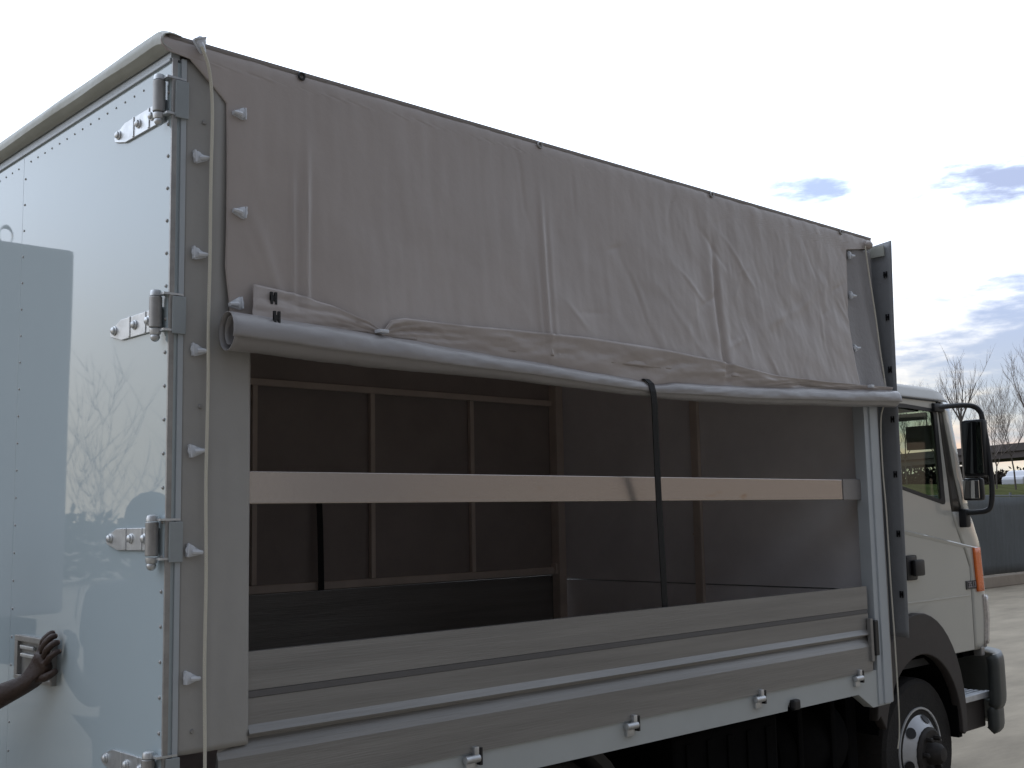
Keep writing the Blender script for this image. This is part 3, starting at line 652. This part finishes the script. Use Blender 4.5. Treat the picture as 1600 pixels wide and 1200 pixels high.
# mirrors
def mirror(m_):
    f=(lambda y:2*YC-y) if m_ else (lambda y:y)
    def bx(b,x0,x1,y0,y1,z0,z1,bb): 
        a,c=sorted((f(y0),f(y1))); b.box(x0,x1,a,c,z0,z1,b=bb)
    b=MB(); P=[(4.70,.165,2.205),(4.80,.14,2.215),(4.90,.10,2.222),(4.955,.065,2.215),(4.975,.040,2.185),(4.978,.030,2.14),(4.978,.008,1.95),(4.976,.000,1.75),(4.972,.012,1.65),(4.962,.035,1.622),(4.95,.08,1.615),(4.93,.135,1.612)]
    P=[(x,f(y),z) for x,y,z in P]; Q=[]
    V=[Vector(p) for p in P]
    for i in range(len(V)-1):
        p0,p1,p2,p3=V[max(i-1,0)],V[i],V[i+1],V[min(i+2,len(V)-1)]
        for k in range(6): t=k/6; Q.append(.5*((2*p1)+(-p0+p2)*t+(2*p0-5*p1+4*p2-p3)*t*t+(-p0+3*p1-3*p2+p3)*t*t*t))
    Q.append(V[-1]); b.tube(Q,.015,10); bx(b,4.66,4.78,.150,.19,2.180,2.228,.012); 
    bx(b,4.90,4.96,.125,.185,1.53,1.635,.012)
    A=b.build('mirror_arm','black',cb,smooth=True)
    b=MB(); bx(b,4.94,5.00,.008,.145,1.815,2.142,.022); B=b.build('mirror','black',cb,smooth=True)
    b=MB(); bx(b,4.934,4.9395,.020,.133,1.832,2.126,.002); b.build('mirror_face','mirror_glass',B)
    b=MB(); bx(b,4.945,4.995,.045,.160,1.680,1.808,.018); C_=b.build('small_mirror','black',cb,smooth=True)
    b=MB(); bx(b,4.938,4.944,.056,.150,1.692,1.796,.002); b.build('mirror_face','mirror_small',C_)
mirror(False); mirror(True)
# ================================================================ straps (loose, tied over the load bed)
def strip(name,pts,wd,label,group=None):
    b=MB(); P=[Vector(p) for p in pts]
    for i in range(len(P)-1):
        a,c=P[i],P[i+1]; V=[]
        for q in (a,c):
            for sx in (-1,1): V.append((q.x+sx*wd/2,q.y,q.z))
        b.add(V,[(0,1,3,2)])
    o=b.build(name,'strap_black',None,solid=.004); tag(o,label,'strap',group); return o
strip('strap',[(1.905,-.030,2.150),(1.908,-.080,2.150),(1.913,-.098,2.132),(1.918,-.103,2.10),(1.925,-.101,2.06),(1.975,-.062,1.85),(2.010,-.036,1.69),(2.058,-.004,1.48),(2.105,.030,1.279),(2.115,.034,1.20)],.032,'black strap cinched round the rolled curtain and hanging in front of the slat')
strip('strap',[(1.880,2.110,1.80),(1.883,2.100,1.6),(1.886,2.095,1.30),(1.886,2.097,1.286)],.034,'short black strap hanging inside the box against the far side rail')
# ================================================================ person (left arm reaches the latch)
def skin_obj(name,verts,edges,radii,matn,parent=None,sub=2,root=0):
    me=bpy.data.meshes.new(name); me.from_pydata(verts,edges,[]); o=bpy.data.objects.new(name,me); col.objects.link(o)
    o.modifiers.new('k','SKIN')
    for i,r in enumerate(radii):
        sv_=me.skin_vertices[0].data[i]; sv_.radius=(r,r) if not isinstance(r,tuple) else r
        sv_.use_root=(i==root)
    q=o.modifiers.new('s','SUBSURF'); q.levels=sub; q.render_levels=sub
    bpy.context.view_layer.update()
    m2=bpy.data.meshes.new_from_object(o.evaluated_get(bpy.context.evaluated_depsgraph_get())); bpy.data.objects.remove(o)
    m2.materials.clear(); m2.materials.append(MT[matn])
    for p in m2.polygons: p.use_smooth=True
    m2.name=name
    return m2
PX,PY=-.50,1.12
V=[];E=[];RA=[]
def jv(p,r,par=None):
    V.append(p); RA.append(r)
    if par is not None: E.append((par,len(V)-1))
    return len(V)-1
pel=jv((PX,PY,.95),(.15,.12)); ab=jv((PX,PY,1.10),(.14,.11),pel); ch=jv((PX+.005,PY-.01,1.28),(.16,.12),ab); nb=jv((PX+.01,PY-.02,1.43),(.07,.07),ch); nk=jv((PX+.01,PY-.035,1.49),(.055,.055),nb); hd=jv((PX+.01,PY-.05,1.58),(.085,.10),nk); ht=jv((PX+.01,PY-.04,1.67),(.075,.09),hd)
# near (left) arm reaching the door : elbow, wrist, hand
sh=jv((PX+.19,PY-.03,1.375),.062,ch); elb=jv((-.245,.955,1.06),.044,sh); fa=jv((-.165,.845,1.105),.043,elb); wr=jv((-.078,.742,1.163),(.028,.030),fa); pa=jv((-.054,.722,1.198),(.026,.040),wr); pb=jv((-.044,.700,1.235),(.022,.042),pa)
# other arm hanging
s2=jv((PX-.19,PY-.02,1.375),.062,ch); e2=jv((PX-.25,PY+.01,1.08),.042,s2); w2=jv((PX-.24,PY-.06,.83),.027,e2); h2=jv((PX-.235,PY-.075,.75),(.018,.036),w2)
for k,dy_ in enumerate((-.03,-.01,.01,.03)): a=jv((PX-.235,PY-.075+dy_*1.1,.69),.010,h2); jv((PX-.228,PY-.078+dy_*1.1,.645+.008*abs(k-1.5)),.008,a)
a=jv((PX-.215,PY-.12,.735),.011,h2); jv((PX-.21,PY-.132,.70),.009,a)
# legs
for sx in (-1,1):
    hp=jv((PX+sx*.09,PY,.88),.088,pel); kn=jv((PX+sx*.10,PY-.02+.10*sx,.50),.058,hp); an=jv((PX+sx*.10,PY+.03+.16*sx,.09),.04,kn); jv((PX+sx*.11,PY-.12+.16*sx,.04),.038,an)
# fingers of the pressing hand: folded over the edge of the latch, all rooted in the palm
fingers=[((-.044,.690,1.266),(-.046,.672,1.296),(-.032,.657,1.316),(-.016,.656,1.318)),
         ((-.048,.674,1.258),(-.050,.652,1.288),(-.036,.636,1.309),(-.017,.634,1.310)),
         ((-.048,.659,1.246),(-.050,.634,1.272),(-.036,.617,1.291),(-.017,.615,1.292)),
         ((-.044,.648,1.230),(-.045,.624,1.250),(-.032,.609,1.264),(-.015,.607,1.266))]
OFF=Vector((-.002,.028,-.004))
tips=[]
for k,fg in enumerate(fingers):
    p=pb
    for j,q in enumerate(fg): q=Vector(q)+OFF; p=jv(tuple(q),(.0125,.0118,.0108,.0095)[j]*(.88 if k==3 else 1),p)
    tips.append(Vector(fg[-1])+OFF)
p=pa
for q,r in (((-.052,.690,1.180),.016),((-.046,.655,1.186),.0135),((-.034,.636,1.198),.012),((-.020,.630,1.210),.010)): p=jv(tuple(Vector(q)+OFF*.8),r,p)
PB=skin_obj('person',V,E,RA,'skin')
PR=bpy.data.objects.new('person',PB); col.objects.link(PR)
tag(PR,'person with bare dark-skinned arm reaching in to press the rear door latch','person')
def cloth(name,sel,matn,grow,ztop=None):
    VV=[];EE=[];RR_=[];mp={}
    for i in sel: mp[i]=len(VV); VV.append(V[i]); r=RA[i]; RR_.append(tuple(x+grow for x in r) if isinstance(r,tuple) else r+grow)
    for a,b_ in E:
        if a in mp and b_ in mp: EE.append((mp[a],mp[b_]))
    m=skin_obj(name,VV,EE,RR_,matn); o=bpy.data.objects.new(name,m); col.objects.link(o); o.parent=PR; return o
# short-sleeved shirt: add half-sleeves
i0=len(V); V.append(tuple((Vector(V[sh])*.45+Vector(V[elb])*.55))); RA.append(.056); E.append((sh,i0)); V.append(tuple((Vector(V[s2])*.45+Vector(V[e2])*.55))); RA.append(.056); E.append((s2,i0+1))
cloth('shirt',[pel,ab,ch,nb,sh,s2,i0,i0+1],'shirt',.014)
legs=[i for i in range(h2+11,len(V)-2)]
li=[j for j,v in enumerate(V) if v[2]<.9 and abs(v[0]-PX)<.13 and j<i0 and v[2]>.07 and j>h2]
cloth('trousers',[pel]+li,'trousers',.016)
for sx in (-1,1):
    MB().ball((PX+sx*.11,PY-.05+.16*sx,.045),.05,sx=.95,sy=2.6,sz=.9).build('shoe','shoe',PR,smooth=True).matrix_parent_inverse=Matrix.Identity(4)
hx,hy,hz_=PX+.01,PY-.045,1.62
MB().ball((hx,hy+.014,hz_+.045),.098,sx=.92,sy=1.06,sz=.95).build('hair','hair',PR,smooth=True)
MB().ball((hx,hy-.108,hz_-.015),.018,sx=.9,sy=1,sz=1.6).ball((hx-.098,hy+.01,hz_-.01),.02,sx=.4,sz=1.5).ball((hx+.098,hy+.01,hz_-.01),.02,sx=.4,sz=1.5).build('nose_and_ears','skin',PR,smooth=True)
MB().ball((hx-.033,hy-.096,hz_+.005),.011,sx=1.3).ball((hx+.033,hy-.096,hz_+.005),.011,sx=1.3).build('eyes','nail',PR,smooth=True)
MB().ball((hx,hy-.098,hz_-.055),.02,sx=1.3,sy=.5,sz=.35).build('mouth','nail',PR,smooth=True)
b=MB()
for tpt in tips: b.ball((tpt.x-.0058,tpt.y-.002,tpt.z+.001),.0048,sx=.5,sz=1.2)
b.build('fingernails','nail',PR,smooth=True)
# ================================================================ kerb wall and net fence on the right
K0,K1=4,75
kb=MB().box(K0,K1,7.80,8.05,0,.23,b=.02).build('kerb','kerbstone'); tag(kb,kind='structure')
F_=thing('net_fence',(22,8.2,0),'dark grey-green screening net fence standing behind the low kerb','fence')
def net(u,v):
    x=K0+u*(K1-K0); z=.22+v*1.67
    return (x,8.14+.03*math.sin(x*2.1)*math.sin(v*PI)+.02*fbm(x*1.5,v*2,0,2),z-.03*v*abs(math.sin(x*PI/2.5)))
MB().grid(net,420,8).build('net','netting',F_,smooth=True,solid=.004)
b=MB().tube([(K0,8.17,1.89),(K1,8.17,1.89)],.02,6).build('top_wire','post_metal',F_)
for k in range(29):
    x=K0+k*2.5; MB().tube([(x,8.19,0),(x,8.19,1.96)],.03,8).build('post','post_metal',F_)
# ================================================================ grass bank, hedge, road bridge, cars, trees
def bank(u,v):
    x=10+u*260; tab=[(0,-.05),(.08,.2),(.22,2.4),(.28,3.05),(.34,2.95),(1,2.9)]
    return (x,11+v*60,lerp_tab(tab,v)+.12*fbm(x*.15,v*8,0,3)*sst(0,.2,v))
bk=MB().grid(bank,160,30).build('grass_bank','bank_grass',smooth=True); tag(bk,kind='structure')
def leafy(name,x0,x1,y,zb,h,dep,n,matn,label,cat,s=.10,group=None,seed=1,wood=.5):
    rnd=random.Random(seed); b=MB()
    for _ in range(n):
        x=rnd.uniform(x0,x1); hh=h*(.70+.55*noise.noise(Vector((x*.35,y,seed)))+.25*noise.noise(Vector((x*1.6,y,seed))))
        z=zb+hh*rnd.random()**.8; yy=y+rnd.uniform(-dep,dep)*.5
        d=Vector((rnd.uniform(-1,1),rnd.uniform(-1,1),rnd.uniform(-.3,1))).normalized(); e=d.cross(Vector((rnd.uniform(-1,1),rnd.uniform(-1,1),rnd.uniform(-1,1)))).normalized()
        c=Vector((x,yy,z)); L_=s*rnd.uniform(1,3); wd=s*wood
        b.add([c,c+d*L_*.5+e*wd,c+d*L_,c+d*L_*.5-e*wd],[(0,1,2,3)])
    o=b.build(name,matn); return tag(o,label,cat,group)
hg=leafy('hedge',60,160,56,2.7,3.7,3.5,22000,'hedge','long brown leafless hedge on top of the grass bank behind the car','hedge',s=.28,seed=3)
BR=thing('road_bridge',(108,47,0),'dark flat road bridge on piers crossing beyond the hedge','bridge')
def slab(name,l0,l1,w0,w1,z0,z1):
    o=MB().box(l0,l1,w0,w1,z0,z1,b=.04).build(name,'bridge_concrete',None); o.parent=BR; return o
slab('deck',-140,110,-2.6,2.6,6.05,6.7); slab('parapet',-140,110,-2.8,-2.55,6.65,7.35); slab('parapet',-140,110,2.55,2.8,6.65,7.35)
for k in range(10): slab('pier',-122+k*25,-121.2+k*25,-.7,.7,0,5.75)
BR.rotation_euler=(0,0,R(-116.5+180))
# parked cars beyond the bank
def car(x,y,z,c,label,rot=0):
    r=thing('parked_car',(0,0,0),label,'car','cars parked beyond the grass bank')
    mat(c[0],c[1],.35,coat=.1)
    pr=[(-2.1,.35),(-2.12,.75),(-1.95,.95),(-1.45,1.0),(-.95,1.38),(-.3,1.46),(.55,1.42),(1.15,1.0),(1.9,.88),(2.12,.65),(2.1,.32)]
    b=MB().prism(pr,-.82,.82); b.build('body',c[0],r,bevel=.06)
    MB().prism([(-1.32,1.02),(-.92,1.33),(-.3,1.40),(.5,1.36),(1.0,1.02)],-.835,.835).build('window','glass_dark',r)
    for sx in (-1.35,1.35):
        for sy in (-1,1): MB().lathe([(.001,-.1),(.3,-.1),(.32,0),(.3,.1),(.001,.1)],20,'y',(sx,sy*.76,.32)).build('wheel','rubber',r,smooth=True)
    r.location=(x,y,z); r.rotation_euler=(0,0,rot); return r
car(87.9,34.9,2.98,('car_white',(.42,.43,.47)),'white car parked on the bank beyond the fence, nearest the truck mirror')
car(98.0,36.0,3.1,('car_grey',(.30,.32,.35)),'grey car parked on the bank to the right of the white one')
# bare trees
def tree(x,y,zb,h,seed,label,fork=.45,lean=0,dens=3,spread=.45,thin=1.0,group='bare trees beyond the fence'):
    rnd=random.Random(seed); r=thing('bare_tree',(x,y,zb),label,'tree',group)
    tk=MB(); tw=MB()
    r0=h*.011*thin; top=Vector((lean*h*.2,0,h*fork)); pts=[Vector((0,0,-.3)),Vector((lean*.05*h,0,h*fork*.5)),top]
    tk.tube(pts,[r0*1.2,r0*.95,r0*.8],7)
    def grow(p,d,L_,rad,lev):
        n=4; q=[p]; dd=d.copy(); 
        for i in range(n):
            dd=(dd+Vector((rnd.uniform(-.16,.16),rnd.uniform(-.16,.16),rnd.uniform(-.02,.13)))).normalized(); q.append(q[-1]+dd*L_/n)
        rs=[rad*(1-.17*i) for i in range(n+1)]
        (tk if lev<2 else tw).tube(q,rs,5 if lev<2 else 3,cap=False)
        if lev>=dens+1: return
        for i in range(1,n+1):
            for _ in range(2 if lev<3 else 1):
                if rnd.random()<.86:
                    sd=Vector((rnd.uniform(-1,1),rnd.uniform(-1,1),rnd.uniform(.1,1))).normalized(); nd=(dd*(1-spread)+sd*spread*1.3+Vector((0,0,.15))).normalized()
                    grow(q[i],nd,L_*rnd.uniform(.42,.66),max(rs[i]*.55,.006),lev+1)
    for k in range(4):
        a=2*PI*k/4+rnd.random(); sp=spread*(1.0 if k else .15)
        grow(top,Vector((math.cos(a)*sp,math.sin(a)*sp,1)).normalized(),h*(1-fork)*rnd.uniform(.55,.8),r0*.62,1)
    off=Matrix.Translation(Vector((x,y,zb)))
    for mb,nm,mt_ in ((tk,'trunk','bark'),(tw,'crown','twig')):
        mb.v=[tuple(Vector(v)+Vector((x,y,zb))) for v in mb.v]; mb.build(nm,mt_,r)
    return r
def pos(px,D):  # helper: yard position at a distance, along a bearing (degrees) from the photographer's spot
    a=R(px); return (-1.433+D*math.cos(a),-2.894+D*math.sin(a))
TR=[(25.45,48,1.2,6.1,11,'slender bare tree forking just above the truck mirror arm',.62,0,2,.42,1.0),
    (22.45,52,2.9,5.0,12,'tallest bare tree at the right edge above the white car',.40,0,3,.35,1.3),
    (24.1,66,2.9,4.4,13,'bare bushy tree between the truck mirror and the right edge',.2,.2,3,.55,.8),
    (23.3,70,2.9,5.2,14,'bare leaning tree left of the tallest one',.3,-.3,3,.5,.8),
    (22.0,62,2.9,4.9,15,'bare tree cut off by the right edge of the view',.3,.1,3,.5,.9),
    (26.6,70,2.9,5.0,17,'faint bare tree behind the truck cab roof',.3,0,3,.5,.8),
    (28.0,64,2.9,4.6,18,'bare tree seen through the truck cab window',.3,0,3,.5,.8)]
for (a_,D_,zb,h,sd,lb,fk,ln,dn,sp,th) in TR:
    p=pos(a_,D_); tree(p[0],p[1],zb,h,sd,lb,fk,ln,dn,sp,th)
# ================================================================ behind and beside the truck (lorry, trees and hedge are seen only as reflections in the rear door)
LR=thing('box_lorry',(1.5,6.8,0),'grey box lorry parked alongside, mirrored in the rear door','lorry')
x0,yb=-2.00,5.6
b=MB().box(x0,4.2,yb,yb+2.4,1.0,3.72,b=.04)
b.build('box_body','lorry_box',LR)
b=MB(); b.grid(lambda u,v:(-1.50+.05*math.cos(u*2*PI)+0*v,yb+.04+.02*math.cos(v*2*PI),3.76+(.07+.016*math.sin(v*2*PI))*math.sin(u*2*PI)),16,6); b.build('lifting_eye','steel_dull',LR,smooth=True)
MB().box(x0+.1,5.9,yb+.3,yb+2.1,.65,.95).build('chassis','black_matte',LR)
b=MB().prism([(4.35,.6),(4.35,3.0),(4.9,3.05),(5.7,2.9),(6.05,1.9),(6.15,1.6),(6.15,.6)],yb+.05,yb+2.35); b.build('cab','cab_paint',LR,bevel=.05)
MB().prism([(4.9,2.0),(4.9,2.7),(5.5,2.7),(5.85,1.95)],yb+.03,yb+2.37).build('window','glass_dark',LR)
for xx in (-.6,5.2):
    for yy in (yb+.2,yb+2.2): MB().lathe([(.001,-.14),(.3,-.14),(.44,-.12),(.46,0),(.44,.12),(.3,.14),(.001,.14)],26,'y',(xx,yy,.46)).build('wheel','rubber',LR,smooth=True)
MB().box(x0-.02,x0+.02,yb+.1,yb+2.3,.55,.68,b=.01).build('rear_bumper','steel_dull',LR)
tree(-7.0,17.5,0,4.3,33,'bare tree standing behind the grey lorry, mirrored in the rear door',.22,-.3,2,.7,.35,None)
tree(-19.5,31,0,4.5,32,'bare tree beyond the low hedge, mirrored in the rear door',.3,0,3,.5,1.0,None)
leafy('hedge',-40,4,30,0,2.25,2.0,9000,'hedge_green','low green hedge across the end of the yard, mirrored in the rear door','hedge',s=.20,seed=9)
# unseen building added behind the photographer, blocks low sky to darken the truck's lower side
WB=thing('shade_building',(-6,-16,0),'unseen dark clad building added to shade the open side of the truck','building')
MB().box(-22,6.5,-18,-7.6,0,7.0).build('wall','wall_clad',WB)
MB().box(-22.4,6.9,-18.4,-7.2,7.0,7.35,b=.03).build('roof','roof_clad',WB)
for xx in (-18,-12,-6,1.5):
    d=MB().box(xx,xx+3.6,-7.59,-7.52,0,4.0).build('roller_door','steel_dull',WB)
MB().box(-1.2,-.2,-7.59,-7.53,0,2.1).build('side_door','trim_dark',WB)
